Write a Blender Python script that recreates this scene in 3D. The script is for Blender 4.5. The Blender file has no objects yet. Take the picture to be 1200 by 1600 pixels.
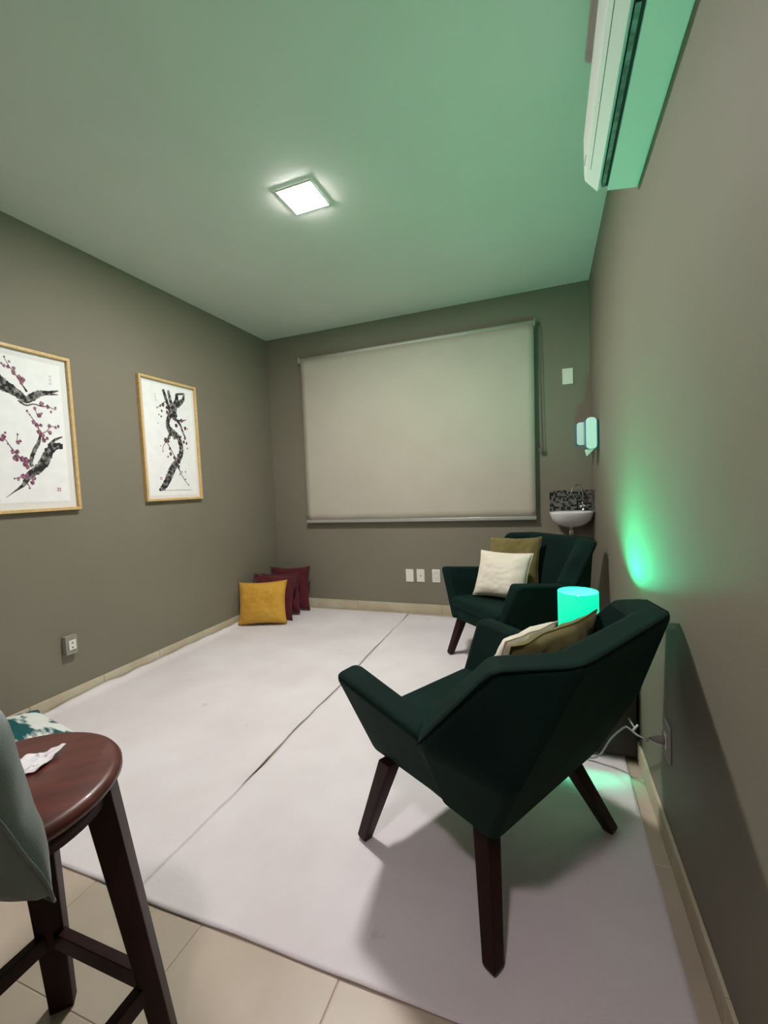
import bpy, bmesh, math, random
from mathutils import Vector, Matrix, noise

C = bpy.context.scene.collection
sc = bpy.context.scene

# ---------------------------------------------------------------- camera, world, exposure
cam_d = bpy.data.cameras.new('camera'); cam = bpy.data.objects.new('camera', cam_d); C.objects.link(cam)
cam_d.sensor_fit = 'HORIZONTAL'; cam_d.sensor_width = 36.0; cam_d.lens = 36.0 * 682.0 / 1200.0
cam_d.clip_start = 0.02
r_, u_, f_ = (0.9361, 0.348846, -0.044986), (0.021728, 0.070302, 0.997289), (-0.351063, 0.934539, -0.05823)
cam.matrix_world = Matrix(((r_[0], u_[0], -f_[0], 0.0), (r_[1], u_[1], -f_[1], 0.0), (r_[2], u_[2], -f_[2], 1.2), (0, 0, 0, 1)))
sc.camera = cam

w = bpy.data.worlds.new('world'); sc.world = w; w.use_nodes = True
w.node_tree.nodes['Background'].inputs['Color'].default_value = (0.5, 0.5, 0.5, 1)
w.node_tree.nodes['Background'].inputs['Strength'].default_value = 0.02
sc.view_settings.view_transform = 'Standard'; sc.view_settings.look = 'None'
sc.view_settings.gamma = 1.0; sc.view_settings.use_curve_mapping = False
sc.view_settings.exposure = 0.0
PANEL_LIGHT = 470.0      # strength of the ceiling panel's diffuser
BULB_LIGHT = 2300.0       # strength of the green bulb in the table lamp
REAR_PANEL_LIGHT = 215.0  # the second panel, over the photographer
SHADE_LIGHT = 1.0        # glow of the lamp's fabric shade

# ---------------------------------------------------------------- materials
def lin(c):
    return tuple(((v / 255.0) / 12.92 if v / 255.0 <= 0.04045 else ((v / 255.0 + 0.055) / 1.055) ** 2.4) for v in c) + (1.0,)

def mat(name, rgb, rough=0.6, rgb2=None, scale=8.0, detail=4.0, bump=0.0, bscale=200.0, metal=0.0, sheen=0.0,
        stretch=(1, 1, 1), emit=None, estr=0.0, spec=0.5, bdist=0.002, lo=0.35, hi=0.65, coat=0.0, sheen_tint=None):
    m = bpy.data.materials.new(name); m.use_nodes = True
    nt = m.node_tree; b = nt.nodes['Principled BSDF']
    b.inputs['Roughness'].default_value = rough; b.inputs['Metallic'].default_value = metal
    b.inputs['Specular IOR Level'].default_value = spec
    b.inputs['Coat Weight'].default_value = coat
    b.inputs['Sheen Weight'].default_value = sheen; b.inputs['Sheen Roughness'].default_value = 0.4
    if sheen_tint: b.inputs['Sheen Tint'].default_value = lin(sheen_tint)
    tc = nt.nodes.new('ShaderNodeTexCoord'); mp = nt.nodes.new('ShaderNodeMapping')
    mp.inputs['Scale'].default_value = stretch
    nt.links.new(tc.outputs['Object'], mp.inputs['Vector'])
    n = nt.nodes.new('ShaderNodeTexNoise'); n.inputs['Scale'].default_value = scale; n.inputs['Detail'].default_value = detail
    nt.links.new(mp.outputs['Vector'], n.inputs['Vector'])
    cr = nt.nodes.new('ShaderNodeValToRGB')
    cr.color_ramp.elements[0].position = lo; cr.color_ramp.elements[1].position = hi
    cr.color_ramp.elements[0].color = lin(rgb); cr.color_ramp.elements[1].color = lin(rgb2 or rgb)
    nt.links.new(n.outputs['Fac'], cr.inputs['Fac']); nt.links.new(cr.outputs['Color'], b.inputs['Base Color'])
    if bump:
        n2 = nt.nodes.new('ShaderNodeTexNoise'); n2.inputs['Scale'].default_value = bscale; n2.inputs['Detail'].default_value = 3.0
        nt.links.new(mp.outputs['Vector'], n2.inputs['Vector'])
        bp = nt.nodes.new('ShaderNodeBump'); bp.inputs['Strength'].default_value = bump; bp.inputs['Distance'].default_value = bdist
        nt.links.new(n2.outputs['Fac'], bp.inputs['Height']); nt.links.new(bp.outputs['Normal'], b.inputs['Normal'])
    if emit:
        b.inputs['Emission Color'].default_value = lin(emit); b.inputs['Emission Strength'].default_value = estr
    return m

M = {}
M['wall'] = mat('taupe_wall_paint', (126, 121, 106), 0.62, (130, 125, 110), 1.5, bump=0.25, bscale=260, spec=0.35)
M['ceiling'] = mat('ceiling_paint', (214, 212, 208), 0.8, (218, 216, 212), 2.0, bump=0.15, bscale=160)
M['tile'] = mat('beige_floor_tile', (178, 163, 146), 0.38, (194, 180, 164), 5.0, 6, bump=0.08, bscale=60, lo=0.3, hi=0.7)
M['grout'] = mat('grout', (196, 180, 158), 0.9)
M['skirt'] = mat('beige_skirting_tile', (190, 178, 152), 0.5, (206, 196, 172), 6.0, 6, bump=0.08, bscale=80)
M['rug'] = mat('off_white_rug', (222, 214, 216), 0.95, (232, 226, 228), 2.4, 8, bump=0.6, bscale=420, bdist=0.003, sheen=0.1)
def stain(m, rgb, scale, thr, width, amount):
    """sparse soiled patches mixed over the material's own colour"""
    nt = m.node_tree; b = nt.nodes['Principled BSDF']; src = b.inputs['Base Color'].links[0].from_socket
    tc = next(n for n in nt.nodes if n.type == 'TEX_COORD')
    n = nt.nodes.new('ShaderNodeTexNoise'); n.inputs['Scale'].default_value = scale; n.inputs['Detail'].default_value = 7; n.inputs['Roughness'].default_value = .62
    nt.links.new(tc.outputs['Object'], n.inputs['Vector'])
    mr = nt.nodes.new('ShaderNodeMapRange'); mr.inputs['From Min'].default_value = thr; mr.inputs['From Max'].default_value = thr + width; mr.inputs['To Max'].default_value = amount
    nt.links.new(n.outputs['Fac'], mr.inputs['Value'])
    mx = nt.nodes.new('ShaderNodeMixRGB'); mx.inputs['Color2'].default_value = lin(rgb)
    nt.links.new(mr.outputs['Result'], mx.inputs['Fac']); nt.links.new(src, mx.inputs['Color1']); nt.links.new(mx.outputs['Color'], b.inputs['Base Color'])
stain(M['rug'], (176, 166, 156), 3.6, .66, .08, .75)
stain(M['rug'], (150, 140, 130), 11.0, .72, .05, .7)
M['velvet'] = mat('dark_green_velvet', (10, 28, 25), 0.8, (15, 37, 33), 5.0, 5, bump=0.25, bscale=600, sheen=0.16, spec=0.1, bdist=0.001, sheen_tint=(90, 140, 120))
M['piping'] = mat('green_piping', (5, 16, 14), 0.9, spec=0.1)
M['leg'] = mat('dark_mahogany', (32, 10, 12), 0.5, (46, 17, 17), 9, 5, spec=.25, stretch=(6, 6, 1), bump=0.1, bscale=60)
M['olive'] = mat('olive_linen', (104, 92, 48), 0.9, (118, 106, 62), 6, 6, bump=0.5, bscale=300, sheen=0.2)
M['cream'] = mat('cream_linen', (216, 207, 190), 0.9, (226, 218, 203), 5, 5, bump=0.5, bscale=320, sheen=0.1)
M['mustard'] = mat('mustard_cotton', (196, 146, 48), 0.9, (208, 160, 62), 6, 5, bump=0.6, bscale=330, sheen=0.1)
M['crimson'] = mat('crimson_velvet', (72, 8, 20), 0.85, (86, 12, 26), 7, 5, bump=0.4, bscale=320, sheen=0.25)
M['sage'] = mat('sage_velvet', (98, 114, 111), 0.85, (112, 128, 124), 6, 6, bump=0.3, bscale=500, sheen=0.4)
M['stoolwood'] = mat('stool_mahogany', (74, 28, 24), 0.38, (94, 40, 33), 7, 7, stretch=(1, 5, 1), bump=0.06, bscale=80, coat=0.15)
M['stoolleg'] = mat('stool_leg_mahogany', (34, 11, 11), 0.5, (46, 17, 15), 8, 6, stretch=(5, 5, 1), bump=0.06, bscale=80, spec=.2)
M['frame'] = mat('light_oak_frame', (206, 170, 112), 0.45, (220, 188, 132), 10, 6, stretch=(1, 8, 8))
M['mount'] = mat('mount_board', (226, 228, 226), 0.8)
M['paper'] = mat('rice_paper', (238, 240, 240), 0.85, (243, 244, 243), 20)
M['ink'] = mat('ink_wash', (28, 26, 30), 0.8, (150, 148, 146), 42, 5, lo=0.46, hi=0.66)
M['inkdark'] = mat('ink_twig', (52, 40, 46), 0.8, (82, 66, 72), 40)
M['plum'] = mat('plum_ink', (104, 52, 78), 0.8, (164, 118, 138), 70, 3, lo=0.42, hi=0.62)
M['plumdark'] = mat('dark_plum_ink', (70, 36, 50), 0.8, (120, 80, 96), 70, 3, lo=0.42, hi=0.62)
M['seal'] = mat('seal_red', (170, 62, 72), 0.8, (190, 110, 116), 300, 2)
M['sealpale'] = mat('seal_pale', (176, 150, 154), 0.8, (214, 200, 202), 300, 2)
M['blind'] = mat('blind_fabric', (186, 180, 165), 0.85, (190, 184, 170), 3, bump=0.2, bscale=500, spec=0.2)
M['valance'] = mat('blind_tube', (196, 196, 184), 0.4)
M['alu'] = mat('brushed_aluminium', (205, 206, 202), 0.3, metal=0.6)
M['chain'] = mat('grey_bead_chain', (92, 92, 86), 0.6)
M['white'] = mat('white_plastic', (232, 230, 220), 0.4)
M['acwhite'] = mat('white_ac_plastic', (222, 224, 220), 0.38)
M['acdark'] = mat('dark_gap', (18, 22, 20), 0.7)
M['black'] = mat('black_plastic', (20, 20, 20), 0.5)
M['chrome'] = mat('chrome', (220, 222, 224), 0.12, metal=1.0)
M['ceramic'] = mat('white_ceramic', (232, 230, 232), 0.12, coat=0.5)
M['bluep'] = mat('blue_tinted_plastic', (60, 116, 150), 0.25, coat=0.3)
M['dispwhite'] = mat('dispenser_white', (226, 240, 242), 0.3, coat=0.2)
M['tissue'] = mat('paper_towel', (235, 235, 232), 0.9, bump=0.2)
M['mos1'] = mat('mosaic_black', (26, 24, 26), 0.2); M['mos2'] = mat('mosaic_grey', (122, 116, 112), 0.25)
M['mos3'] = mat('mosaic_dark_grey', (66, 60, 62), 0.22); M['mosg'] = mat('mosaic_grout', (120, 116, 112), 0.8)
M['grey'] = mat('grey_plastic', (150, 150, 140), 0.35)
M['cord'] = mat('grey_cord', (140, 132, 132), 0.5)
M['cabinet'] = mat('dark_cabinet_wood', (40, 26, 20), 0.5, (54, 36, 27), 8, 5, stretch=(1, 6, 1))
M['led'] = mat('led_diffuser', (255, 255, 255), 0.5, emit=(255, 250, 246), estr=PANEL_LIGHT)
M['led_rear'] = mat('led_diffuser_warm', (255, 255, 255), 0.5, emit=(255, 236, 242), estr=REAR_PANEL_LIGHT)
M['bulb'] = mat('green_bulb', (0, 255, 150), 0.5, emit=(50, 255, 186), estr=BULB_LIGHT)
M['shade'] = mat('green_lit_shade', (10, 90, 70), 0.8, emit=(0, 255, 188), estr=SHADE_LIGHT)

# ---------------------------------------------------------------- helpers
def finish(name, bm, material, parent=None, smooth=False, bevel=0.0, seg=3, loc=None, angle=30, sub=0):
    bmesh.ops.recalc_face_normals(bm, faces=bm.faces)
    me = bpy.data.meshes.new(name); bm.to_mesh(me); bm.free()
    mats = material if isinstance(material, (list, tuple)) else [material]
    for mm in mats: me.materials.append(mm)
    o = bpy.data.objects.new(name, me); C.objects.link(o)
    if parent: o.parent = parent
    if loc: o.location = loc
    if smooth or bevel:
        for p in me.polygons: p.use_smooth = True
    if bevel:
        md = o.modifiers.new('bevel', 'BEVEL'); md.width = bevel; md.segments = seg; md.limit_method = 'ANGLE'
        md.angle_limit = math.radians(angle); md.harden_normals = False
        if sub == 0:
            wn = o.modifiers.new('wn', 'WEIGHTED_NORMAL'); wn.keep_sharp = True
    if sub:
        s = o.modifiers.new('sub', 'SUBSURF'); s.levels = sub; s.render_levels = sub
    return o

def thing(name, label, cat, loc=(0, 0, 0), rz=0.0, group=None):
    o = bpy.data.objects.new(name, None); C.objects.link(o); o.empty_display_size = 0.1
    o.location = loc; o.rotation_euler = (0, 0, rz); o['label'] = label; o['category'] = cat
    if group: o['group'] = group
    return o
def tag(o, label, cat, group=None):
    o['label'] = label; o['category'] = cat
    if group: o['group'] = group
    return o
def struct(o): o['kind'] = 'structure'; return o

def abox(bm, x0, x1, y0, y1, z0, z1, mi=0):
    v = [bm.verts.new(p) for p in ((x0,y0,z0),(x1,y0,z0),(x1,y1,z0),(x0,y1,z0),(x0,y0,z1),(x1,y0,z1),(x1,y1,z1),(x0,y1,z1))]
    for q in ((0,3,2,1),(4,5,6,7),(0,1,5,4),(1,2,6,5),(2,3,7,6),(3,0,4,7)):
        f = bm.faces.new([v[i] for i in q]); f.material_index = mi
    return v
def box(name, x0, x1, y0, y1, z0, z1, m, parent=None, bevel=0.0, seg=2):
    bm = bmesh.new(); abox(bm, x0, x1, y0, y1, z0, z1); return finish(name, bm, m, parent, bevel=bevel, seg=seg)
def ahull(bm, pts):
    vs = [bm.verts.new(p) for p in pts]
    r = bmesh.ops.convex_hull(bm, input=vs)
    return r
def hull(name, pts, m, parent=None, bevel=0.02, seg=4, angle=25):
    bm = bmesh.new(); ahull(bm, pts)
    bmesh.ops.dissolve_limit(bm, angle_limit=0.02, verts=bm.verts, edges=bm.edges)
    loose = [v for v in bm.verts if not v.link_faces]
    for v in loose: bm.verts.remove(v)
    return finish(name, bm, m, parent, bevel=bevel, seg=seg, angle=angle)
def catmull(pts, n):
    out = []
    P = [Vector(p) for p in pts]
    for i in range(len(P) - 1):
        p0 = P[i-1] if i else P[i] * 2 - P[i+1]; p1 = P[i]; p2 = P[i+1]; p3 = P[i+2] if i + 2 < len(P) else P[i+1] * 2 - P[i]
        for k in range(n):
            t = k / n
            out.append(0.5 * ((2*p1) + (p2-p0)*t + (2*p0-5*p1+4*p2-p3)*t*t + (3*p1-p0-3*p2+p3)*t**3))
    out.append(P[-1]); return out
def atube(bm, pts, r, ns=8, cap=True):
    P = [Vector(p) for p in pts]; rs = r if isinstance(r, (list, tuple)) else [r] * len(P)
    rings = []; up = None
    for i, p in enumerate(P):
        t = (P[min(i+1, len(P)-1)] - P[max(i-1, 0)]).normalized()
        if up is None:
            up = t.orthogonal().normalized()
        up = (up - t * up.dot(t)).normalized(); s = t.cross(up)
        rings.append([bm.verts.new(p + (up * math.cos(a) + s * math.sin(a)) * rs[i]) for a in [2*math.pi*k/ns for k in range(ns)]])
    for a, b in zip(rings, rings[1:]):
        for k in range(ns): bm.faces.new((a[k], a[(k+1) % ns], b[(k+1) % ns], b[k]))
    if cap: bm.faces.new(rings[0][::-1]); bm.faces.new(rings[-1])
def tube(name, pts, r, m, parent=None, ns=8):
    bm = bmesh.new(); atube(bm, pts, r, ns); return finish(name, bm, m, parent, smooth=True)
def lathe(name, prof, m, parent=None, n=40, loc=(0,0,0), closed=False):
    bm = bmesh.new(); rings = []
    for (r, z) in prof:
        rings.append([bm.verts.new((loc[0] + r*math.cos(2*math.pi*k/n), loc[1] + r*math.sin(2*math.pi*k/n), loc[2] + z)) for k in range(n)] if r > 1e-6 else [bm.verts.new((loc[0], loc[1], loc[2]+z))])
    prs = list(zip(rings, rings[1:]))
    if closed: prs.append((rings[-1], rings[0]))
    for a, b in prs:
        if len(a) == 1 and len(b) == 1: continue
        for k in range(n):
            if len(a) == 1: bm.faces.new((a[0], b[(k+1) % n], b[k]))
            elif len(b) == 1: bm.faces.new((a[k], a[(k+1) % n], b[0]))
            else: bm.faces.new((a[k], a[(k+1) % n], b[(k+1) % n], b[k]))
    return finish(name, bm, m, parent, smooth=True)
def pillow(name, center, ux, uy, wx, wy, th, m, label, cat='cushion', group=None, seed=0, pinch=0.06, wr=0.012, sag=0.0, n=34, rest=None):
    """a stuffed square cushion: local x, y in its plane, thickness along their cross product"""
    ux = Vector(ux).normalized(); uy = Vector(uy); uy = (uy - ux * uy.dot(ux)).normalized(); uz = ux.cross(uy)
    bm = bmesh.new(); g = {}
    for side in (1, -1):
        for i in range(n + 1):
            for j in range(n + 1):
                u = -1 + 2*i/n; v = -1 + 2*j/n
                edge = i in (0, n) or j in (0, n)
                if edge and side == -1: g[(side, i, j)] = g[(1, i, j)]; continue
                px = u * wx/2 * (1 - pinch * (1 - v*v) * abs(u)**3) ; py = v * wy/2 * (1 - pinch * (1 - u*u) * abs(v)**3)
                t = (max(0, 1 - abs(u)**2.6) * max(0, 1 - abs(v)**2.6)) ** 0.55
                q = Vector((u*2.2 + seed*7.3, v*2.2 - seed*3.1, side*1.7 + seed))
                wrk = noise.noise(q) * wr + noise.noise(q * 2.7) * wr * 0.5
                # folds that run from the corners
                rad = abs(abs(u) - abs(v)); fold = math.sin(9*u*v + seed) * wr * 0.35 * (abs(u*v)) 
                pz = side * t * th/2 + (wrk + fold) * (0.25 + 0.75*t) * (0 if edge else 1) - sag * (1 - v) * (1-v) * 0.1
                if edge: pz = noise.noise(Vector((u*2, v*2, seed*1.3))) * wr * 0.8
                g[(side, i, j)] = bm.verts.new((px, py, pz))
    for side in (1, -1):
        for i in range(n):
            for j in range(n):
                q = [g[(side, i, j)], g[(side, i+1, j)], g[(side, i+1, j+1)], g[(side, i, j+1)]]
                bm.faces.new(q if side == 1 else q[::-1])
    o = finish(name, bm, m, smooth=True)
    c = Vector(center)
    o.matrix_world = Matrix(((ux.x, uy.x, uz.x, c.x), (ux.y, uy.y, uz.y, c.y), (ux.z, uy.z, uz.z, c.z), (0, 0, 0, 1)))
    if rest is not None:
        lo = min((o.matrix_world @ v.co).z for v in o.data.vertices); o.location.z += rest - lo
    seam = bmesh.new(); loop = []
    idx = [(i, 0) for i in range(n)] + [(n, j) for j in range(n)] + [(i, n) for i in range(n, 0, -1)] + [(0, j) for j in range(n, 0, -1)]
    me = o.data
    # the seam welt that closes the cushion's edge
    pts = []
    for (i, j) in idx:
        u = -1 + 2*i/n; v = -1 + 2*j/n
        px = u * wx/2 * (1 - pinch * (1 - v*v) * abs(u)**3); py = v * wy/2 * (1 - pinch * (1 - u*u) * abs(v)**3)
        pts.append((px, py, noise.noise(Vector((u*2, v*2, seed*1.3))) * wr * 0.8))
    atube(seam, pts + [pts[0]], 0.0022, 5)
    s = finish('seam', seam, m, o, smooth=True)
    return tag(o, label, cat, group)

# ---------------------------------------------------------------- room shell
XL, XR, YB, YF, HC = -2.673, 0.340, 3.890, -1.35, 2.745
T = 0.12
struct(box('wall_left', XL - T, XL, YF - T, YB + T, 0, HC, M['wall']))
struct(box('wall_right', XR, XR + T, YF - T, YB + T, 0, HC, M['wall']))
struct(box('wall_back', XL, XR, YB, YB + T, 0, HC, M['wall']))
struct(box('wall_front', XL, XR, YF - T, YF, 0, HC, M['wall']))
struct(box('ceiling', XL - T, XR + T, YF - T, YB + T, HC, HC + 0.1, M['ceiling']))
floor = struct(box('floor', XL - T, XR + T, YF - T, YB + T, -0.12, -0.0022, M['grout']))
# floor tiles, one object each
PX, PY, TS = -0.930, 1.900, 0.4265
tile_mesh = {}
for i in range(-5, 4):
    for j in range(-8, 6):
        x0 = max(PX + i*TS, XL) + 0.0015; x1 = min(PX + (i+1)*TS, XR) - 0.0015
        y0 = max(PY + j*TS, YF) + 0.0015; y1 = min(PY + (j+1)*TS, YB) - 0.0015
        if x1 - x0 < 0.02 or y1 - y0 < 0.02: continue
        key = (round(x1-x0, 3), round(y1-y0, 3))
        if key not in tile_mesh:
            bm = bmesh.new(); abox(bm, 0, x1-x0, 0, y1-y0, -0.006, 0.0)
            bmesh.ops.bevel(bm, geom=[e for e in bm.edges if all(abs(v.co.z) < 1e-5 for v in e.verts)], offset=0.0015, segments=1, affect='EDGES')
            me = bpy.data.meshes.new('tile'); bm.to_mesh(me); bm.free(); me.materials.append(M['tile']); tile_mesh[key] = me
        o = bpy.data.objects.new('tile', tile_mesh[key]); C.objects.link(o); o.parent = floor; o.location = (x0, y0, 0)
# skirting tiles
HB, TB = 0.086, 0.010
def skirting(name, ax, at, inward, a0, a1, phase):
    e = bpy.data.objects.new(name, None); C.objects.link(e); struct(e)
    k = math.floor((a0 - phase) / TS)
    while phase + k*TS < a1:
        s0 = max(a0, phase + k*TS) + 0.001; s1 = min(a1, phase + (k+1)*TS) - 0.001; k += 1
        if s1 - s0 < 0.01: continue
        lo, hi = sorted((at, at + inward*TB))
        if ax == 'x': box('skirting_tile', lo, hi, s0, s1, 0.0005, HB, M['skirt'], e, bevel=0.0018)
        else: box('skirting_tile', s0, s1, lo, hi, 0.0005, HB, M['skirt'], e, bevel=0.0018)
skirting('baseboard_left', 'x', XL, 1, YF, YB, PY)
skirting('baseboard_right', 'x', XR, -1, YF, YB, PY)
skirting('baseboard_back', 'y', YB, -1, XL + TB, XR - TB, PX)
skirting('baseboard_front', 'y', YF, 1, XL + TB, XR - TB, PX)

# ---------------------------------------------------------------- rugs
def rug(name, x0f, x1f, y0f, y1, nx, ny, label, seed, leftrise=0.0):
    """thin soft rug as a closed height field; x0f, x1f give the long edges along y, y0f the front edge along x"""
    bm = bmesh.new(); top = []; bot = []
    for j in range(ny + 1):
        t = j / ny; rt = []; rb = []
        for i in range(nx + 1):
            s = i / nx
            ya = y0f(x0f(1.0) + (x1f(1.0) - x0f(1.0)) * s); y = ya + (y1 - ya) * t
            xa = x0f(y); xb = x1f(y); x = xa + (xb - xa) * s
            p = Vector((x * 2.3, y * 2.3, seed))
            h = 0.008 + 0.0018 * noise.noise(p) + 0.0007 * noise.noise(p * 6)
            lift = 0.0
            if leftrise:
                d = x - xa; k = max(0, 1 - d / 0.07)
                lift += leftrise * k * k * (0.75 + 0.45 * noise.noise(Vector((y * 6, 0, seed))))
            df = (y - ya); kf = max(0, 1 - df / 0.05)
            lift += 0.012 * kf * kf * max(0, noise.noise(Vector((x * 5, 3.3, seed))) + 0.1)
            ds = min(abs(x - xb) if not leftrise else abs(xb - x), abs(x - xa) if not leftrise else 9)
            ks = max(0, 1 - ds / 0.05)
            lift += (0.016 if y > 1.4 and abs(x) > .7 else 0.005) * ks * ks * max(0, noise.noise(Vector((y * 4.1, 7.7 if x > -0.5 else 5.5, seed))))
            rt.append(bm.verts.new((x, y, max(0.003, h + lift)))); rb.append(bm.verts.new((x, y, max(0.001, h + lift - 0.006))))
        top.append(rt); bot.append(rb)
    for j in range(ny):
        for i in range(nx):
            bm.faces.new((top[j][i], top[j][i+1], top[j+1][i+1], top[j+1][i]))
            bm.faces.new((bot[j][i], bot[j+1][i], bot[j+1][i+1], bot[j][i+1]))
    for i in range(nx):
        bm.faces.new((bot[0][i], bot[0][i+1], top[0][i+1], top[0][i])); bm.faces.new((bot[ny][i+1], bot[ny][i], top[ny][i], top[ny][i+1]))
    for j in range(ny):
        bm.faces.new((bot[j+1][0], bot[j][0], top[j][0], top[j+1][0])); bm.faces.new((bot[j][nx], bot[j+1][nx], top[j+1][nx], top[j][nx]))
    o = finish(name, bm, M['rug'], smooth=True)
    return tag(o, label, 'rug', 'off-white floor rugs')
wob = lambda y, s: 0.010 * noise.noise(Vector((y * 3.1, s, 0.5))) + 0.004 * noise.noise(Vector((y * 9.0, s, 1.5)))
front = lambda x: 0.884 + 0.022 * max(0.0, (-1.1 - x)) + 0.006 * noise.noise(Vector((x * 3.0, 0.2, 4.0)))
seamx = lambda y: -1.188 - 0.016 * max(0.0, (y - 0.9) / 2.9) * 3
rug('rug', lambda y: XL + TB + 0.006 + 0.012 * abs(noise.noise(Vector((y * 2.2, 1.0, 9.0)))), lambda y: seamx(y) - 0.003 + wob(y, 2.0), front, 3.815, 110, 220,
    'wide off-white soft rug by the framed paintings, its edge riding up the skirting', 1.3, leftrise=0.035)
rug('rug', lambda y: seamx(y) - 0.0015 + wob(y, 2.0) + max(0, min(1, (y - 1.3) / .5)) * (0.007 + 0.016 * max(0, noise.noise(Vector((y * 3.5, 8.0, 2.0))))), lambda y: 0.284 + 0.004 * noise.noise(Vector((y * 2, 4, 4))), front, 3.80, 110, 220,
    'off-white soft rug under the two green armchairs, with a chair shadow across it', 2.7)

# ---------------------------------------------------------------- ceiling panel lamp
def ceiling_panel(label, x, y, m):
    lp = thing('ceiling_light', label, 'lamp', (x, y, HC), 0, 'square LED ceiling panels')
    bm = bmesh.new()
    for (x0, x1, y0, y1) in ((-.101, .101, -.101, -.096), (-.101, .101, .096, .101), (-.101, -.096, -.096, .096), (.096, .101, -.096, .096)): abox(bm, x0, x1, y0, y1, -0.010, -0.0005)
    finish('frame', bm, M['white'], lp)
    box('diffuser', -.0955, .0955, -.0955, .0955, -0.012, -0.002, m, lp)
ceiling_panel('small square white LED panel glowing on the ceiling', -1.173, 2.122, M['led'])
ceiling_panel('second square LED panel on the ceiling, outside the picture near the entrance', -.30, -.45, M['led_rear'])

# ---------------------------------------------------------------- armchairs
LEGS = [((-.205, -.175), (-.318, -.274)), ((.205, -.175), (.318, -.274)), ((-.250, .180), (-.310, .259)), ((.250, .180), (.310, .259))]
def make_armchair(label, loc, rz):
    t = thing('armchair', label, 'armchair', loc, rz, 'dark green velvet armchairs')
    V = M['velvet']
    # lower body
    hull('seat_base', [(-.225, .272, .272), (.225, .272, .272), (.262, -.235, .272), (-.262, -.235, .272), (-.255, .278, .375), (.255, .278, .375), (.28, -.26, .42), (-.28, -.26, .42)], V, t, 0.018)
    # seat cushion
    bm = bmesh.new(); n = 18
    for side in (1, 0):
        pass
    pts = []
    hull('seat', [(-.235, .288, .345), (.235, .288, .345), (.235, -.27, .34), (-.235, -.27, .34), (-.262, .288, .425), (.262, .288, .425), (.262, -.27, .405), (-.262, -.27, .405)], V, t, 0.032, 5)
    # arms flare outward, front tips a little higher
    for s in (-1, 1):
        a = [(s*.243, .292, .272), (s*.175, .292, .285), (s*.407, .264, .604), (s*.312, .264, .618),
             (s*.252, -.18, .276), (s*.19, -.18, .30), (s*.405, -.13, .556), (s*.325, -.12, .568)]
        hull('arm', a, V, t, 0.028, 6)
    # backrest with forward wings: closed shell of outer and inner rows
    O = [[(-.262, -.06, .275), (-.277, -.252, .275), (.277, -.252, .275), (.262, -.06, .275)],
         [(-.422, -.135, .545), (-.344, -.366, .50), (.344, -.366, .50), (.422, -.135, .545)],
         [(-.402, -.362, .795), (-.258, -.488, .800), (.258, -.488, .800), (.402, -.362, .795)]]
    I = [[(-.19, -.04, .30), (-.205, -.17, .30), (.205, -.17, .30), (.19, -.04, .30)],
         [(-.322, -.070, .572), (-.245, -.262, .52), (.245, -.262, .52), (.322, -.070, .572)],
         [(-.325, -.292, .795), (-.200, -.395, .800), (.200, -.395, .800), (.325, -.292, .795)]]
    bm = bmesh.new()
    o = [[bm.verts.new(p) for p in r] for r in O]; q = [[bm.verts.new(p) for p in r] for r in I]
    for k in range(2):
        for c in range(3):
            bm.faces.new((o[k][c], o[k][c+1], o[k+1][c+1], o[k+1][c])); bm.faces.new((q[k][c], q[k+1][c], q[k+1][c+1], q[k][c+1]))
        bm.faces.new((o[k][0], o[k+1][0], q[k+1][0], q[k][0])); bm.faces.new((o[k][3], q[k][3], q[k+1][3], o[k+1][3]))
    for c in range(3):
        bm.faces.new((o[2][c], o[2][c+1], q[2][c+1], q[2][c])); bm.faces.new((o[0][c], q[0][c], q[0][c+1], o[0][c+1]))
    finish('backrest', bm, V, t, bevel=0.024, seg=6, angle=12)
    # welt along the outer edge
    w1 = [O[1][0], O[2][0], O[2][1], O[2][2], O[2][3], O[1][3]]
    pts = []
    for a, b in zip(w1, w1[1:]):
        for k in range(8): pts.append(Vector(a).lerp(Vector(b), k/8))
    pts.append(Vector(w1[-1]))
    sm = [(pts[max(i-1,0)] + pts[i]*2 + pts[min(i+1,len(pts)-1)]) / 4 for i in range(len(pts))]
    sm = [Vector((p.x*0.987, p.y*0.987, p.z - 0.004)) for p in sm]
    tube('piping', sm, 0.0028, M['piping'], t, 6)
    for (tp, ft) in LEGS:
        bm = bmesh.new(); rows = []
        for (c_, z, h) in ((tp, .285, .028), (ft, .012, .020), (ft, 0.0, .016)):
            rows.append([bm.verts.new((c_[0] + dx*h, c_[1] + dy*h, z)) for dx, dy in ((-1,-1),(1,-1),(1,1),(-1,1))])
        for a, b in zip(rows, rows[1:]):
            for k in range(4): bm.faces.new((a[k], a[(k+1)%4], b[(k+1)%4], b[k]))
        bm.faces.new(rows[0]); bm.faces.new(rows[-1][::-1])
        finish('leg', bm, M['leg'], t, bevel=0.004, seg=2)
    return t
RUGZ = 0.0105
tF, tR = math.radians(149.67 - 90), math.radians(226 - 90)
cA, cB = (-0.225, 1.428, RUGZ), (-0.255, 2.930, RUGZ)
make_armchair('nearer dark green velvet armchair seen from behind, its back corner by the wall', cA, tF)
make_armchair('farther dark green velvet armchair below the corner washbasin, facing into the room', cB, tR)
def loc2w(c, rz, p):
    return Vector((c[0] + p[0]*math.cos(rz) - p[1]*math.sin(rz), c[1] + p[0]*math.sin(rz) + p[1]*math.cos(rz), c[2] + p[2]))
def chair_pillow(c, rz, tl, tr, bl, th, m, label, seed, **kw):
    A, B, D_ = (loc2w(c, rz, p) for p in (tl, tr, bl))
    ux = B - A; uy = A - D_; ctr = (B + D_) / 2
    return pillow('cushion', ctr, ux, uy, ux.length, uy.length, th, m, label, seed=seed, **kw)
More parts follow.
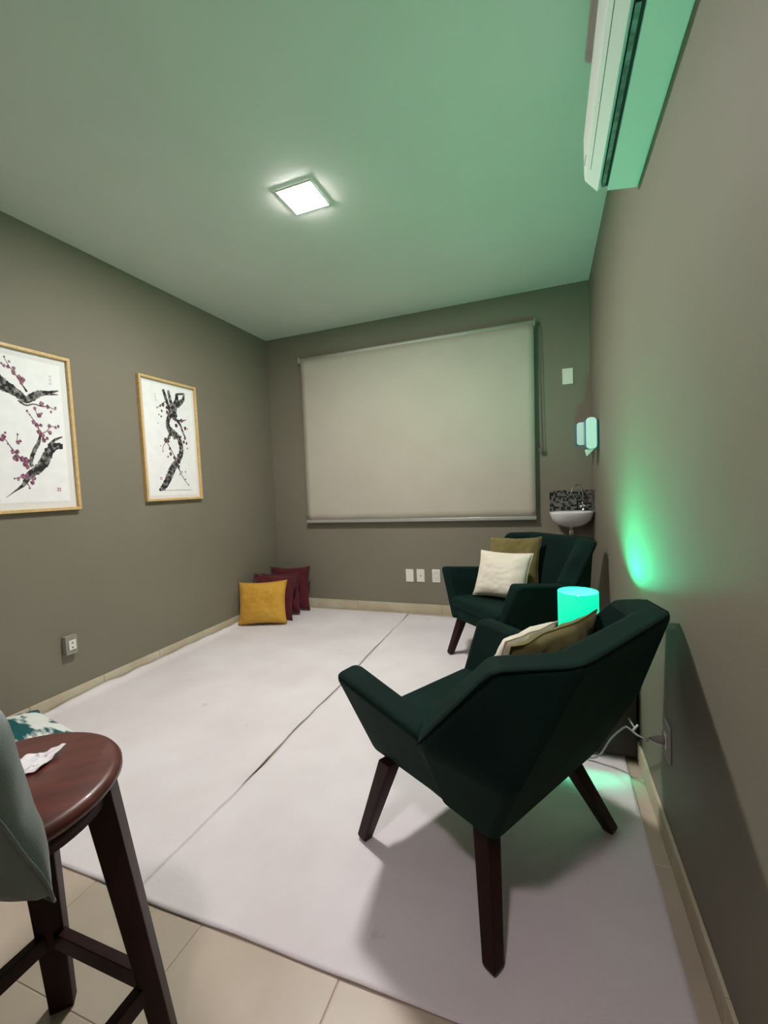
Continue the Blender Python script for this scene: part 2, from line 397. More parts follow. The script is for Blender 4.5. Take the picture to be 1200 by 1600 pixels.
# tl / tr / bl corners in the chair's own frame
chair_pillow(cA, tF, (-.165, -.225, .750), (.295, -.250, .752), (-.13, -.13, .430), .11, M['olive'], 'olive linen cushion leaning on the back of the nearer armchair', 1, group='armchair cushions', wr=.022, pinch=.09)
chair_pillow(cA, tF, (.000, -.110, .690), (.285, -.120, .695), (.010, .02, .435), .10, M['cream'], 'cream linen cushion in front of the olive one in the nearer armchair', 2, group='armchair cushions', wr=.012, pinch=.06)
chair_pillow(cB, tR, (-.035, -.345, .792), (.285, -.155, .785), (-.02, -.18, .44), .12, M['olive'], 'olive linen cushion standing behind the cream one in the farther armchair', 3, group='armchair cushions', wr=.022, pinch=.09)
chair_pillow(cB, tR, (-.14, -.13, .715), (.20, .02, .715), (-.14, .02, .435), .13, M['cream'], 'cream linen cushion at the front of the farther armchair', 4, group='armchair cushions', wr=.011, pinch=.08)

# ---------------------------------------------------------------- cushions in the far corner
pillow('cushion', (-2.430, 3.245, .20), (.45, .135, .012), (-.035, .10, .36), .45, .385, .13, M['mustard'], 'mustard yellow cushion leaning on the crimson ones in the corner', seed=5, group='floor cushions', pinch=.09, wr=.016, rest=.012)
pillow('cushion', (-2.425, 3.400, .215), (.42, .05, -.02), (-.03, .08, .38), .44, .41, .13, M['crimson'], 'crimson cushion directly behind the mustard one', seed=6, group='floor cushions', pinch=.10, wr=.02, rest=.012)
pillow('cushion', (-2.450, 3.560, .21), (.42, .04, .02), (-.02, .07, .38), .42, .39, .12, M['crimson'], 'middle crimson cushion of three stacked upright in the corner', seed=7, group='floor cushions', pinch=.10, wr=.02, rest=.012)
pillow('cushion', (-2.440, 3.715, .225), (.42, .02, .01), (0, .06, .38), .45, .43, .12, M['crimson'], 'rearmost crimson cushion against the back wall', seed=8, group='floor cushions', pinch=.10, wr=.02, rest=.012)

# ---------------------------------------------------------------- bar stool
def make_stool(label, loc, rz):
    t = thing('stool', label, 'stool', loc, rz, 'round mahogany stools')
    H = .69
    lathe('seat', [(0, H), (.180, H), (.190, H-.004), (.195, H-.012), (.195, H-.020), (.188, H-.028), (0, H-.028)], M['stoolwood'], t, 64)
    bm = bmesh.new()
    lathe('apron', [(0, H-.0285), (.172, H-.0285), (.172, H-.062), (.150, H-.062), (.150, H-.032), (0, H-.032)], M['stoolleg'], t, 64)
    rt, rf = .148, .245
    def at(k, z):
        r = rf + (rt - rf) * z / H; a = math.pi/2 * k
        return Vector((r*math.cos(a), r*math.sin(a), z))
    for k in range(4):
        bm = bmesh.new(); a = math.pi/2 * k; e = Vector((math.cos(a), math.sin(a), 0)); s = Vector((-e.y, e.x, 0)); rows = []
        for z, h in ((H-.029, .034), (.0, .024)):
            p = at(k, z); rows.append([bm.verts.new(p + e*dx*h*0.72 + s*dy*h) for dx, dy in ((-1,-1),(1,-1),(1,1),(-1,1))])
        a0, b0 = rows
        for q in range(4): bm.faces.new((a0[q], a0[(q+1)%4], b0[(q+1)%4], b0[q]))
        bm.faces.new(a0); bm.faces.new(b0[::-1])
        finish('leg', bm, M['stoolleg'], t, bevel=0.003, seg=2)
    for k in range(4):
        z = .205 if k % 2 else .205
        A, B = at(k, z), at((k+1) % 4, z); d = (B - A).normalized(); A = A + d*.02; B = B - d*.02; s = Vector((-d.y, d.x, 0))
        hull('stretcher', [P + s*sx*.011 + Vector((0,0,sz*.019)) for P in (A, B) for sx in (-1,1) for sz in (-1,1)], M['stoolleg'], t, 0.002, 2)
    return t
make_stool('round dark mahogany stool with a crumpled paper on its seat', (-.937, .453, 0), math.radians(45))
make_armchair('third dark green velvet armchair outside the frame beside the stool', (-.86, -.335, 0), math.radians(180))
# crumpled receipt on the stool
bm = bmesh.new(); n = 10; g = []
for i in range(n+1):
    row = []
    for j in range(n+1):
        u, v = i/n - .5, j/n - .5
        z = .004 + .010 * abs(noise.noise(Vector((u*4.2, v*4.2, 3.0)))) + .016 * max(0, u + v - .45) + .010*max(0, -u*2 - .6)
        row.append((.060*u + .008*v, .074*v + 0.02*u, z))
    g.append(row)
tv = [[bm.verts.new(p) for p in r] for r in g]; bv = [[bm.verts.new((p[0], p[1], p[2]-.0012)) for p in r] for r in g]
for i in range(n):
    for j in range(n):
        bm.faces.new((tv[i][j], tv[i+1][j], tv[i+1][j+1], tv[i][j+1])); bm.faces.new((bv[i][j], bv[i][j+1], bv[i+1][j+1], bv[i+1][j]))
for i in range(n):
    bm.faces.new((tv[i][0], bv[i][0], bv[i+1][0], tv[i+1][0])); bm.faces.new((tv[i][n], tv[i+1][n], bv[i+1][n], bv[i][n]))
    bm.faces.new((tv[0][i], tv[0][i+1], bv[0][i+1], bv[0][i])); bm.faces.new((tv[n][i], bv[n][i], bv[n][i+1], tv[n][i+1]))
M['receipt'] = mat('printed_paper', (232, 230, 232), 0.8, (120, 118, 122), 45, 3, lo=0.60, hi=0.70)
o = finish('paper', bm, M['receipt']); o.location = (-.948, .520, .690); o.rotation_euler = (0, 0, math.radians(25))
tag(o, 'crumpled white printed paper lying on the round stool seat', 'paper')
Kc, Xc, Yc = Vector((-.610, .338, .695)), Vector((-.997, .302, .791)), Vector((-.496, .198, 1.051))
pillow('cushion', (Xc + Yc) / 2, Kc - Xc, Yc - Kc, .41, .40, .15, M['sage'], 'sage green velvet cushion overlapping the stool at the frame edge', seed=9, pinch=.05)
# teal brushed cushion on the rug behind the stool
M['teal'] = mat('teal_brush_print', (228, 232, 226), 0.85, (10, 86, 88), 5.5, 5, bump=0.3, bscale=300, lo=0.50, hi=0.56, stretch=(1, 2.2, 1))
pillow('cushion', (-2.30, 1.10, .10), (.96, -.2, 0), (.2, .96, 0.05), .55, .55, .17, M['teal'], 'white cushion with teal brush strokes lying on the rug behind the stool', seed=10, rest=.012)

# ---------------------------------------------------------------- side cabinet and green lamp
cb = thing('side_cabinet', 'small dark wooden cabinet between the armchairs with a metal T handle', 'cabinet', (.180, 2.155, 0))
Z0 = 0.0095
bm = bmesh.new()
abox(bm, -.150, -.134, -.135, .135, Z0, .42); abox(bm, .134, .150, -.135, .135, 0.001 + Z0, .42); abox(bm, -.134, .134, .121, .135, Z0+.03, .42)
abox(bm, -.134, .134, -.135, .121, Z0+.03, Z0+.046)
finish('body', bm, M['cabinet'], cb)
box('cabinet_top', -.156, .156, -.150, .137, .4205, .438, M['cabinet'], cb, bevel=.002)
dr = box('door', -.149, .149, -.150, -.1355, Z0+.012, .416, M['cabinet'], cb, bevel=.002)
bm = bmesh.new(); atube(bm, [(.118, -.1495, .186), (.134, -.195, .170)], .0035, 10); atube(bm, [(.124, -.196, .156), (.145, -.196, .186)], .0045, 10)
finish('handle', bm, M['white'], dr, smooth=True)
lm = thing('table_lamp', 'glowing green drum-shade table lamp between the two armchairs', 'lamp', (.117, 2.078, .4385))
lathe('base', [(0, 0), (.052, 0), (.052, .008), (.012, .014), (.009, .02), (.009, .185), (.016, .19), (.016, .205), (0, .205)], M['white'], lm, 32)
ZB, ZT, RS = .062, .262, .084
lathe('lamp_shade', [(RS, ZB), (RS, ZT), (RS-.0015, ZT), (RS-.0015, ZB)], M['shade'], lm, 64, closed=True)
lathe('shade_lining', [(RS-.0020, ZB+.001), (RS-.0020, ZT-.001), (RS-.0026, ZT-.001), (RS-.0026, ZB+.001)], mat('lit_shade_lining', (40, 150, 120), 0.8, emit=(70, 255, 222), estr=0.9), lm, 64, closed=True)
lathe('bulb', [(0, .2055), (.012, .206), (.022, .218), (.022, .228), (.014, .238), (0, .242)], M['bulb'], lm, 24)

# ---------------------------------------------------------------- outlet with plug on the right wall
ol = thing('wall_socket', 'pale socket plate with a plugged-in grey cord beside the nearer armchair', 'socket', (XR, 1.545, .362))
box('plate', -.008, -.0003, -.0375, .0375, -.06, .06, M['grey'], ol, bevel=.003)
box('socket', -.011, -.0082, -.012, .012, -.024, .024, M['white'], ol, bevel=.001)
pl = thing('power_cord', 'grey lamp cord drooping from the wall socket behind the nearer armchair', 'cord', (XR, 1.545, .362))
bm = bmesh.new(); atube(bm, [(-.0115, 0, .0), (-.030, 0, .0), (-.044, 0, 0), (-.050, 0, 0)], [.013, .012, .007, .0045], 12)
finish('plug', bm, M['cord'], pl, smooth=True)
pts = catmull([(-.0505, .0, 0), (-.050, .03, -.020), (-.046, .070, -.048), (-.044, .115, -.068), (-.059, .175, -.089), (-.074, .235, -.101), (-.085, .275, -.122), (-.12, .36, -.22), (-.17, .40, -.330), (-.26, .41, -.345)], 8)
tube('cord', pts, .0035, M['cord'], pl, 8)

# ---------------------------------------------------------------- air conditioner
ac = thing('air_conditioner', 'white wall-mounted split air conditioner high on the wall over the armchairs', 'air conditioner', (XR, 0, 0))
AY0, AY1 = 1.155, 1.930
def prism(name, prof, y0, y1, m, parent, bevel=0.0):
    bm = bmesh.new(); a = [bm.verts.new((x, y0, z)) for x, z in prof]; b = [bm.verts.new((x, y1, z)) for x, z in prof]; k = len(prof)
    for i in range(k): bm.faces.new((a[i], a[(i+1)%k], b[(i+1)%k], b[i]))
    bm.faces.new(a[::-1]); bm.faces.new(b); return finish(name, bm, m, parent, bevel=bevel, seg=2)
prism('body', [(-.0005, 2.267), (-.103, 2.281), (-.106, 2.300), (-.120, 2.300), (-.124, 2.30), (-.165, 2.335), (-.172, 2.36), (-.172, 2.50), (-.150, 2.545), (-.0005, 2.545)], AY0, AY1, M['acwhite'], ac, .003)
prism('front_panel', [(-.1275, 2.289), (-.136, 2.284), (-.178, 2.334), (-.181, 2.36), (-.181, 2.49), (-.1735, 2.50), (-.1735, 2.36), (-.166, 2.336), (-.128, 2.298)], AY0+.004, AY1-.004, M['acwhite'], ac, .0015)
box('air_slot', -.1255, -.1045, AY0+.06, AY1-.035, 2.2795, 2.2990, M['acdark'], ac)
lv = prism('louver', [(-.1253, 2.2780), (-.1135, 2.2765), (-.1135, 2.2785), (-.1253, 2.2798)], AY0+.062, AY1-.038, mat('smoky_louver', (74, 92, 84), 0.4, (120, 140, 130), 30, 5, lo=.4, hi=.6), ac)
box('display_strip', -.1824, -.1812, AY1-.10, AY1-.045, 2.366, 2.369, M['acdark'], ac)
prism('panel_groove', [(-.1668, 2.3198), (-.1658, 2.3186), (-.1643, 2.3198), (-.1654, 2.3210)], AY0+.006, AY1-.09, M['acdark'], ac)

# ---------------------------------------------------------------- roller blind
rb = thing('roller_blind', 'closed beige roller blind covering the window on the back wall', 'blind', (0, 0, 0))
BY = 3.835
def quad_slab(name, p, th, m, parent, ny=1):
    bm = bmesh.new(); nx = 40; nz = 24; tl, tr, br, bl = [Vector(q) for q in p]; a = []; b = []
    for i in range(nx+1):
        ra = []; rb_ = []
        for j in range(nz+1):
            s, t = i/nx, j/nz
            q = tl.lerp(tr, s).lerp(bl.lerp(br, s), t)
            q.y += 0.003 * noise.noise(Vector((s*3, t*1.2, 0))) + 0.002 * math.sin(s*6.0) * t
            ra.append(bm.verts.new(q)); rb_.append(bm.verts.new(q + Vector((0, th, 0))))
        a.append(ra); b.append(rb_)
    for i in range(nx):
        for j in range(nz):
            bm.faces.new((a[i][j], a[i+1][j], a[i+1][j+1], a[i][j+1])); bm.faces.new((b[i][j], b[i][j+1], b[i+1][j+1], b[i+1][j]))
    for i in range(nx):
        bm.faces.new((a[i][0], b[i][0], b[i+1][0], a[i+1][0])); bm.faces.new((a[i][nz], a[i+1][nz], b[i+1][nz], b[i][nz]))
    for j in range(nz):
        bm.faces.new((a[0][j], a[0][j+1], b[0][j+1], b[0][j])); bm.faces.new((a[nx][j], b[nx][j], b[nx][j+1], a[nx][j+1]))
    return finish(name, bm, m, parent, smooth=True)
quad_slab('fabric', [(-2.250, BY, 2.470), (-.075, BY, 2.470), (-.092, BY, .895), (-2.268, BY, .895)], .0015, M['blind'], rb)
tube('roller_tube', [(-2.262, BY + .018, 2.475), (-.072, BY + .018, 2.475)], .021, M['valance'], rb, 20)
box('bottom_bar', -2.272, -.088, BY - .008, BY + .008, .868, .896, M['alu'], rb, bevel=.003)
for x in (-2.268, -.068):
    box('bracket', x - .003, x + .003, BY - .008, YB - .0005, 2.448, 2.502, M['valance'], rb, bevel=.001)
pts = []
for s_, x in ((0, -.052), (1, -.034)):
    tube('chain', catmull([(x + (.0 if not s_ else -.006), BY + .015, 2.47), (x, BY + .015, 2.0), (x + .004, BY + .015, 1.46)], 10), .0026, M['chain'], rb, 6)
box('chain_weight', -.058, -.022, BY + .005, BY + .025, 1.425, 1.463, M['chain'], rb, bevel=.006)

# ---------------------------------------------------------------- wall plates
def wplate(label, x, z, kind, gp='white plates on the back wall', w=.075, h=.12):
    t = thing('wall_plate', label, 'wall plate', (x, YB, z), 0, gp)
    box('plate', -w/2, w/2, -.008, -.0003, -h/2, h/2, M['white'], t, bevel=.002)
    if kind == 1: tube('jack', [(0, -.0082, -.002), (0, -.0100, -.002)], .0055, M['black'], t, 12)
    if kind == 2:
        box('insert', -.021, .021, -.0105, -.0081, -.040, .040, M['white'], t, bevel=.001)
        for zz in (-.024, .022):
            bm = bmesh.new()
            for xx in (-.010, .0, .010): atube(bm, [(xx, -.0106, zz + (.004 if xx == 0 else 0)), (xx, -.0112, zz + (.004 if xx == 0 else 0))], .003, 8)
            finish('pin_holes', bm, M['black'], t)
        box('insert_edge', -.023, .023, -.0092, -.0082, -.042, .042, M['grey'], t)
wplate('blank white plate low on the back wall, nearest the corner cushions', -1.229, .354, 0)
wplate('white plate with one round jack, low on the back wall', -1.123, .356, 1)
wplate('white double socket half hidden behind the farther armchair', -.975, .357, 2)
wplate('blank white plate high beside the roller blind', .175, 2.021, 0, w=.080, h=.125)
t = thing('wall_socket', 'grey surface socket box with a white outlet under the paintings', 'socket', (XL, 1.706, .352))
box('box', .0005, .034, -.034, .034, -.055, .055, M['grey'], t, bevel=.004)
sk = box('outlet', .0345, .040, -.020, .022, -.028, .030, M['white'], t, bevel=.002)
bm = bmesh.new()
for z in (-.014, .014): atube(bm, [(.0402, 0, z), (.0412, 0, z)], .0045, 8)
finish('pin_holes', bm, M['black'], sk)

# ---------------------------------------------------------------- dispensers
def dispenser(label, y, z, s, dx, paper):
    t = thing('dispenser', label, 'dispenser', (XR, y, z), 0, 'wall dispensers above the washbasin')
    def rounded(w, h, r, k=6):
        out = []
        for cx, cy, a0 in ((w-r, h-r, 0), (-w+r, h-r, 90), (-w+r, -h+r, 180), (w-r, -h+r, 270)):
            for q in range(k+1):
                a = math.radians(a0 + 90*q/k); out.append((cx + r*math.cos(a), cy + r*math.sin(a)))
        return out
    def slab(name, pts2, y0, y1, m):
        bm = bmesh.new(); a = [bm.verts.new((x, y0, z_)) for x, z_ in pts2]; b = [bm.verts.new((x, y1, z_)) for x, z_ in pts2]; k = len(pts2)
        for i in range(k): bm.faces.new((a[i], a[(i+1)%k], b[(i+1)%k], b[i]))
        bm.faces.new(a[::-1]); bm.faces.new(b); return finish(name, bm, m, t, bevel=.004, seg=3, angle=50)
    w_, h_ = dx/2, .108*s
    side = [(x - w_ - .006, z_) for x, z_ in rounded(w_*.80, h_, .028*s)]
    full = [(x - w_, z_ - .004) for x, z_ in rounded(w_, h_*0.96, .020*s)]
    full = [(min(x, -.0005) - .006*0, z_) for x, z_ in full]
    slab('side_cover', side, -.065*s, -.055*s, M['dispwhite'])
    slab('shell', [(x - .004, z_) for x, z_ in full], -.0549*s, .0549*s, M['bluep'])
    slab('side_cover', side, .055*s, .065*s, M['dispwhite'])
    if paper:
        hull('paper_towel', [(-.085, -.05, -h_-.001), (-.030, -.05, -h_-.001), (-.085, .05, -h_-.001), (-.030, .05, -h_-.001), (-.080, -.03, -h_-.045), (-.078, -.03, -h_-.045), (-.060, .04, -h_-.03)], M['tissue'], t, 0.001, 1)
dispenser('nearer blue and white wall dispenser with paper showing underneath', 3.375, 1.500, 1.0, .085, True)
dispenser('farther, smaller blue and white dispenser next to the corner', 3.640, 1.525, .78, .130, False)

# ---------------------------------------------------------------- washbasin
wb = thing('washbasin', 'small white ceramic corner washbasin on the back wall', 'washbasin', (.176, YB - .0005, .935))
def ring(rx, ry, z, n=48, p=2.6, cy=-.125):
    out = []
    for k in range(n):
        a = 2*math.pi*k/n; c_, s_ = math.cos(a), math.sin(a)
        x = rx * abs(c_)**(2/p) * (1 if c_ >= 0 else -1); y = ry * abs(s_)**(2/p) * (1 if s_ >= 0 else -1)
        y = y + cy
        out.append((max(-.165, min(.1585, x)), min(-.0005, y), z))
    return out
prof = [(.01,.01,-.128,-.10),(.035,.03,-.126,-.10),(.07,.055,-.118,-.105),(.115,.09,-.095,-.112),(.145,.115,-.065,-.118),(.158,.127,-.03,-.123),(.163,.133,-.008,-.127),(.162,.132,-.001,-.127),(.158,.128,.001,-.127),(.150,.115,-.002,-.130),(.136,.088,-.010,-.148),(.125,.078,-.04,-.15),(.10,.06,-.07,-.15),(.05,.03,-.09,-.15),(.012,.010,-.093,-.15)]
bm = bmesh.new(); R_ = [[bm.verts.new(q) for q in ring(rx, ry, z, cy=cy)] for rx, ry, z, cy in prof]
for a, b in zip(R_, R_[1:]):
    for k in range(48): bm.faces.new((a[k], a[(k+1)%48], b[(k+1)%48], b[k]))
bm.faces.new(R_[0]); bm.faces.new(R_[-1][::-1])
finish('basin', bm, M['ceramic'], wb, smooth=True)
lathe('drain', [(0, -.091), (.014, -.091), (.014, -.0885), (0, -.0885)], M['chrome'], wb, 20, (0, -.15, 0))
bm = bmesh.new(); atube(bm, catmull([(0, -.10, -.129), (0, -.10, -.18), (0, -.10, -.215), (0, -.075, -.245), (0, -.04, -.235), (0, -.012, -.225), (0, -.002, -.225)], 6), .013, 12)
finish('drain_pipe', bm, M['chrome'], wb, smooth=True)
lathe('drain_nut', [(0, -.150), (.020, -.150), (.020, -.185), (0, -.185)], M['chrome'], wb, 20, (0, -.10, 0))
fc = thing('faucet', 'chrome gooseneck tap with a cross handle on the washbasin', 'tap', (.272, 3.858, .9365))
tube('spout', catmull([(.0, .002, .012), (-.002, 0, .05), (-.004, -.004, .115), (-.010, -.010, .165), (-.035, -.03, .205), (-.065, -.05, .200), (-.088, -.068, .165), (-.093, -.073, .130)], 8), .0065, M['chrome'], fc, 10)
lathe('base', [(0, 0), (.016, 0), (.016, .006), (.010, .012), (.010, .03), (0, .03)], M['chrome'], fc, 20)
bm = bmesh.new(); atube(bm, [(-.004, -.012, .040), (-.010, -.050, .046)], .007, 10)
for a in (90, 210, 330):
    r = math.radians(a + 12); atube(bm, [(-.010, -.052, .046), (-.010 + .026*math.cos(r), -.054, .046 + .026*math.sin(r))], [.005, .0065], 8)
finish('cross_handle', bm, M['chrome'], fc, smooth=True)
# mosaic splashback
mo = thing('splashback', 'small black and grey mosaic splashback above the corner washbasin', 'splashback', (0, 0, 0))
bm = bmesh.new(); abox(bm, .016, XR - .0005, YB - .006, YB - .0003, .938, 1.102, 0); abox(bm, XR - .006, XR - .0003, 3.63, YB - .0065, .938, 1.102, 0)
random.seed(4)
st = .0148
for i in range(22):
    for j in range(11):
        abox(bm, .018 + i*st*.985, .018 + i*st*.985 + .0128, YB - .0095, YB - .0059, .9395 + j*st, .9395 + j*st + .0130, random.choice((1, 1, 2, 2, 2, 3)))
for i in range(16):
    for j in range(11):
        abox(bm, XR - .0095, XR - .0059, 3.632 + i*.0152, 3.632 + i*.0152 + .0130, .9395 + j*st, .9395 + j*st + .0130, random.choice((1, 2, 2, 3)))
mz = finish('mosaic', bm, [M['mosg'], M['mos1'], M['mos2'], M['mos3']], mo); mz['kind'] = 'stuff'

# ---------------------------------------------------------------- framed paintings
S1=[[(1.405,1.8931,0.0792),(1.4771,1.8296,0.0693),(1.5112,1.8131,0.0594),(1.5512,1.7912,0.0462),(1.592,1.7623,0.0396),(1.6331,1.7877,0.0396),(1.6635,1.8085,0.033),(1.7056,1.8193,0.0231),(1.7686,1.8424,0.0053)],[(1.6932,1.8139,0.0165),(1.7233,1.8149,0.0119),(1.7654,1.8192,0.0033)],[(1.6011,1.8063,0.0132),(1.582,1.8389,0.0066),(1.5538,1.8867,0.0053),(1.5258,1.9274,0.004),(1.5038,1.9714,0.0026)],[(1.5533,1.7528,0.0132),(1.5894,1.7316,0.0079),(1.6295,1.744,0.0066),(1.6692,1.7378,0.0066),(1.7049,1.7402,0.0053),(1.7465,1.7272,0.0033)],[(1.4555,1.2309,0.002),(1.4968,1.2622,0.0066),(1.5424,1.2974,0.0198),(1.5739,1.3462,0.0363),(1.6222,1.384,0.0475),(1.6609,1.4291,0.0528),(1.6897,1.4876,0.0475),(1.7289,1.5191,0.0396),(1.7664,1.5184,0.0297)],[(1.6863,1.5192,0.0145),(1.7257,1.5543,0.0145),(1.7681,1.5761,0.0066)],[(1.5948,1.3958,0.0211),(1.5884,1.4202,0.0198),(1.6072,1.4766,0.0211),(1.6377,1.5345,0.0185),(1.6472,1.579,0.0092),(1.6369,1.6277,0.0053),(1.5924,1.7017,0.0033)],[(1.6443,1.5787,0.0053),(1.6873,1.6018,0.004),(1.7076,1.6294,0.004),(1.7505,1.6277,0.0026)],[(1.574,1.4136,0.0119),(1.5383,1.4425,0.0079),(1.5004,1.4941,0.0053),(1.4733,1.5391,0.004),(1.4341,1.5472,0.0033)],[(1.5287,1.5199,0.004),(1.5354,1.5683,0.0026)],[(1.6463,1.6723,0.004),(1.6332,1.7199,0.0033)],[(1.5629,1.3461,0.0066),(1.5242,1.3368,0.0046),(1.5025,1.3308,0.0026)],[(1.5598,1.3095,0.0053),(1.5738,1.2786,0.0033)]]
B1=[[(1.5025,1.9248,0.0092),(1.5203,1.9232,0.0106),(1.546,1.9204,0.0106),(1.544,1.8964,0.0119),(1.569,1.8781,0.0132),(1.5845,1.8694,0.0145),(1.5775,1.85,0.0119),(1.5277,1.9513,0.0066),(1.5064,1.9721,0.0053),(1.6703,1.7505,0.0158),(1.7019,1.7397,0.0119),(1.7177,1.7135,0.0079),(1.7444,1.7398,0.0079),(1.6332,1.7199,0.0106),(1.6532,1.6856,0.0132),(1.6658,1.6967,0.0079),(1.5924,1.7017,0.0066),(1.6047,1.6821,0.0053),(1.6212,1.6444,0.0119),(1.6369,1.6277,0.0132),(1.6573,1.63,0.0106),(1.6453,1.5913,0.0145),(1.6613,1.574,0.0145),(1.6651,1.5492,0.0132),(1.6838,1.5603,0.0092),(1.7018,1.6319,0.0119),(1.7016,1.5937,0.0132),(1.7348,1.626,0.0092),(1.751,1.6342,0.0092),(1.4692,1.5504,0.0145),(1.4604,1.5351,0.0119),(1.4785,1.5717,0.0066),(1.5354,1.5683,0.0053),(1.5345,1.5264,0.0119),(1.5458,1.5333,0.0079),(1.4865,1.5138,0.0053),(1.5039,1.4736,0.0119),(1.5276,1.475,0.0119),(1.5169,1.4416,0.0185),(1.5486,1.4369,0.0172),(1.5672,1.4317,0.0172),(1.5597,1.407,0.0158),(1.5697,1.3951,0.0132),(1.5462,1.343,0.0145),(1.5631,1.3492,0.0119),(1.595,1.3309,0.0132),(1.5876,1.3093,0.0132),(1.5208,1.3278,0.0092),(1.5025,1.3308,0.0053),(1.5711,1.2787,0.0066),(1.4917,1.9337,0.0066),(1.4337,1.5414,0.0119)]]
T1=[[(1.7251,1.2679,0.0185),(1.7287,1.9156,0.0106),(1.7271,1.8962,0.0106),(1.7271,1.8753,0.0119)]]
S2=[[(2.5265,1.9966,0.0187),(2.5395,1.955,0.0203),(2.5559,1.9032,0.0203),(2.5838,1.8319,0.0218),(2.6237,1.7886,0.0203),(2.6652,1.7514,0.0156),(2.6877,1.6969,0.014),(2.7112,1.6488,0.0094)],[(2.573,1.9965,0.0172),(2.5815,1.9487,0.0218),(2.5939,1.8956,0.0234),(2.604,1.8625,0.0351)],[(2.7265,1.9967,0.014),(2.7129,1.9501,0.0218),(2.6712,1.9149,0.0351),(2.6238,1.8864,0.0468),(2.6059,1.835,0.0546),(2.6243,1.7956,0.039)],[(2.6554,1.9881,0.0195),(2.6451,1.9247,0.0312),(2.6142,1.8779,0.039)],[(2.6595,1.9847,0.0125),(2.7293,1.9972,0.0125)],[(2.5832,1.8249,0.039),(2.5502,1.7655,0.0265),(2.5519,1.7176,0.0343),(2.5873,1.6798,0.0468),(2.6378,1.6495,0.0351),(2.656,1.6014,0.0328),(2.6606,1.5519,0.0328),(2.6422,1.5011,0.0359),(2.6016,1.45,0.0429),(2.5624,1.4069,0.0468),(2.532,1.3578,0.0468),(2.4971,1.3026,0.0429),(2.4559,1.2622,0.0312),(2.4258,1.2466,0.0117)],[(2.571,1.6921,0.0156),(2.5492,1.6417,0.0187),(2.5253,1.6122,0.0062),(2.4926,1.5756,0.0047),(2.4799,1.5273,0.0031)],[(2.5289,1.6056,0.0078),(2.5583,1.5526,0.007),(2.589,1.5056,0.0062)],[(2.6169,1.4222,0.0109),(2.6396,1.373,0.0062),(2.6718,1.323,0.0055),(2.7057,1.2829,0.0039)],[(2.6141,1.7804,0.0156),(2.6771,1.7812,0.0109),(2.7342,1.7954,0.0031)],[(2.4792,1.2439,0.0023),(2.5916,1.244,0.0023),(2.7307,1.2437,0.0031)],[(2.5394,1.9074,0.007),(2.4947,1.8731,0.0047),(2.4601,1.8511,0.0031)],[(2.4606,1.2689,0.0234),(2.4792,1.2439,0.0078)]]
B2=[[(2.516,1.8799,0.0156),(2.4902,1.8691,0.0094),(2.4601,1.8511,0.0062),(2.5482,1.8644,0.0125),(2.5493,1.8304,0.0125),(2.4993,1.8335,0.0094),(2.4914,1.7919,0.0078),(2.472,1.8027,0.0062),(2.4582,1.7408,0.0047),(2.5174,1.6184,0.0172),(2.5424,1.6136,0.0109),(2.5503,1.559,0.0125),(2.5552,1.5178,0.014),(2.5877,1.4915,0.0156),(2.6251,1.5109,0.0125),(2.5274,1.4957,0.0078),(2.6282,1.74,0.0156),(2.6058,1.7863,0.0094),(2.6817,1.7817,0.0156),(2.7139,1.7282,0.0156),(2.737,1.7235,0.0062),(2.6897,1.6183,0.014),(2.717,1.6096,0.0109),(2.7065,1.6484,0.0125),(2.6659,1.6591,0.0078),(2.6012,1.6393,0.0094),(2.7228,1.5703,0.0062),(2.6214,1.4224,0.014),(2.6497,1.3838,0.0062),(2.6868,1.3844,0.0062),(2.6298,1.3657,0.0062),(2.6814,1.3266,0.0062),(2.7104,1.2828,0.0062),(2.4847,1.5344,0.0047),(2.4676,1.5738,0.0047)]]
T2=[[(2.45,1.3334,0.0172),(2.4513,1.9492,0.0109),(2.4495,1.929,0.0109),(2.453,1.9065,0.0125)]]
PXX = XL + .0125
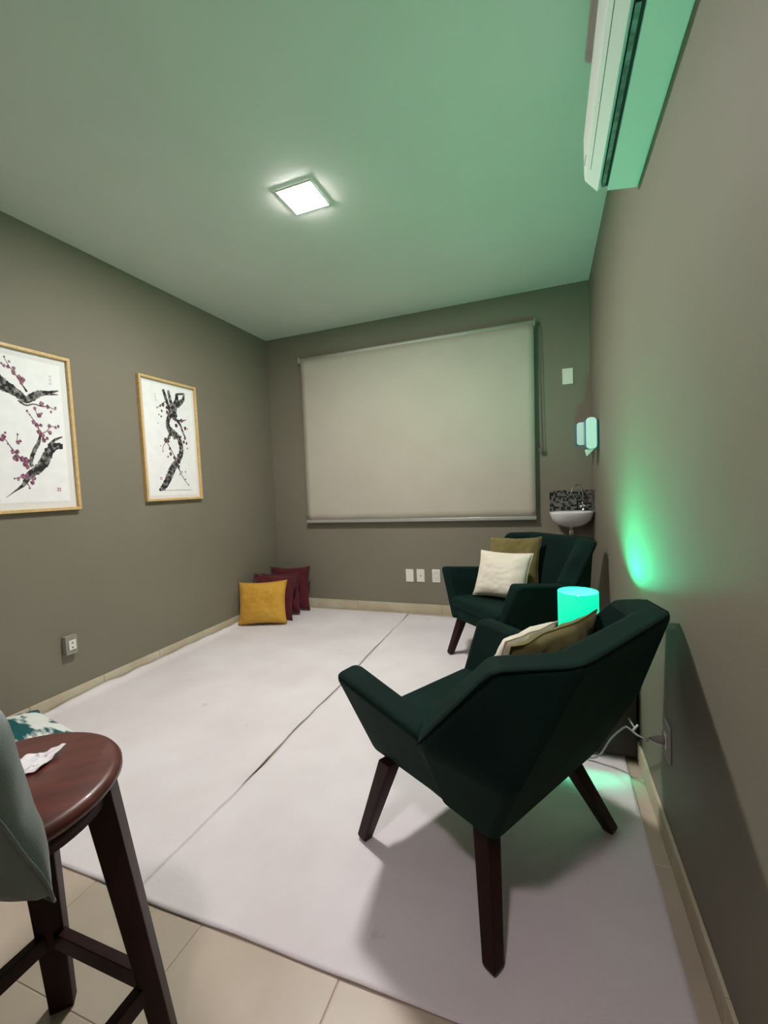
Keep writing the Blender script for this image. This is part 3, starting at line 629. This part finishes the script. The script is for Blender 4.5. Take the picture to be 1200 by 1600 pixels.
def picture(label, y0, y1, z0, z1, strokes, blooms, seals, dark, inset, rail=.017):
    t = thing('framed_painting', label, 'painting', (0, 0, 0), 0, 'blossom ink paintings')
    x0, x1 = XL + .001, XL + .030
    for nm, pts in (('top', ((y0, z1), (y1, z1), (y1-rail, z1-rail), (y0+rail, z1-rail))), ('bottom', ((y0, z0), (y1, z0), (y1-rail, z0+rail), (y0+rail, z0+rail))),
                    ('l', ((y0, z0), (y0, z1), (y0+rail, z1-rail), (y0+rail, z0+rail))), ('r', ((y1, z0), (y1, z1), (y1-rail, z1-rail), (y1-rail, z0+rail)))):
        hull('frame_rail', [(x, y, z) for x in (x0, x1) for y, z in pts], M['frame'], t, 0.0015, 2)
    box('mount', x0, XL + .011, y0+rail, y1-rail, z0+rail, z1-rail, M['mount'], t)
    i = inset
    pp = box('paper', XL + .0111, XL + .0122, y0+rail+i, y1-rail-i, z0+rail+i, z1-rail-i, M['paper'], t)
    bm = bmesh.new()
    lim = (y0 + rail + .004, y1 - rail - .004)
    rnd = random.Random(int(y0*100))
    def ribbon(st, d):
        st = [(a, b, c * (1.25 if dark and c > .008 else 1.0)) for a, b, c in st]
        P = catmull([(a, b, c) for a, b, c in st], 9); L_ = []; R2 = []
        for k, p in enumerate(P):
            a = P[max(k-1, 0)]; b = P[min(k+1, len(P)-1)]; tx, tz = b.x - a.x, b.y - a.y; l = math.hypot(tx, tz) or 1
            nx, nz = -tz/l, tx/l; w_ = max(p.z, .0015) / 2
            wl = w_ * (1 + .35*noise.noise(Vector((k*.55, d*50, 1)))); wr_ = w_ * (1 + .35*noise.noise(Vector((k*.55, d*50, 9))))
            L_.append((min(max(p.x + nx*wl, lim[0]), lim[1]), p.y + nz*wl)); R2.append((min(max(p.x - nx*wr_, lim[0]), lim[1]), p.y - nz*wr_))
        for k in range(len(P)-1):
            if max(L_[k][0], R2[k][0], L_[k+1][0], R2[k+1][0]) <= lim[0] + 1e-5: continue
            q = [bm.verts.new((PXX + d, a, b)) for a, b in (L_[k], L_[k+1], R2[k+1], R2[k])]
            try: bm.faces.new(q).material_index = 0 if P[k].z > .012 else 1
            except ValueError: pass
    for n_, s in enumerate(strokes):
        ribbon(s, .00001 * n_); finish('ink_branch', bm, [M['ink'], M['inkdark']], t); bm = bmesh.new()
    for n_, (y, z, r) in enumerate(blooms):
        r *= .80
        if y < lim[0] + r: continue
        for k in range(5):
            a = 2*math.pi*(k + rnd.random()*.5)/5; rr = r * (.45 + .25*rnd.random()); cy, cz = y + .55*r*math.cos(a)*1.0, z + .75*r*math.sin(a)
            vs = [bm.verts.new((PXX + .0002 + .00001*k, cy + rr*(1+.2*rnd.random())*math.cos(b), cz + rr*(1+.2*rnd.random())*math.sin(b))) for b in [2*math.pi*q/7 for q in range(7)]]
            bm.faces.new(vs).material_index = 2
    for n_, (y, z, r) in enumerate(seals):
        # broken little stamp marks
        for a_, b_ in ((-.5, -.5), (.1, -.5), (-.5, .1), (.1, .1)):
            yy, zz = y + a_*r, z + b_*r
            vs = [bm.verts.new((PXX + .0003, p, q)) for p, q in ((yy, zz), (yy + r*.42, zz), (yy + r*.42, zz + r*.42), (yy, zz + r*.42))]
            bm.faces.new(vs).material_index = 3 if n_ == 0 else 4
    bl = finish('ink_blossoms', bm, [M['ink'], M['inkdark'], M['plumdark'] if dark else M['plum'], M['seal'], M['sealpale']], t); bl['kind'] = 'stuff'
picture('larger-looking framed ink painting of crossing plum branches, cut by the frame edge', 1.300, 1.838, 1.146, 2.041, S1, B1[0], T1[0], False, .036)
picture('framed ink painting of a single upright trunk with dark blossoms, nearer the window', 2.306, 2.838, 1.168, 2.066, S2, B2[0], T2[0], True, .022)
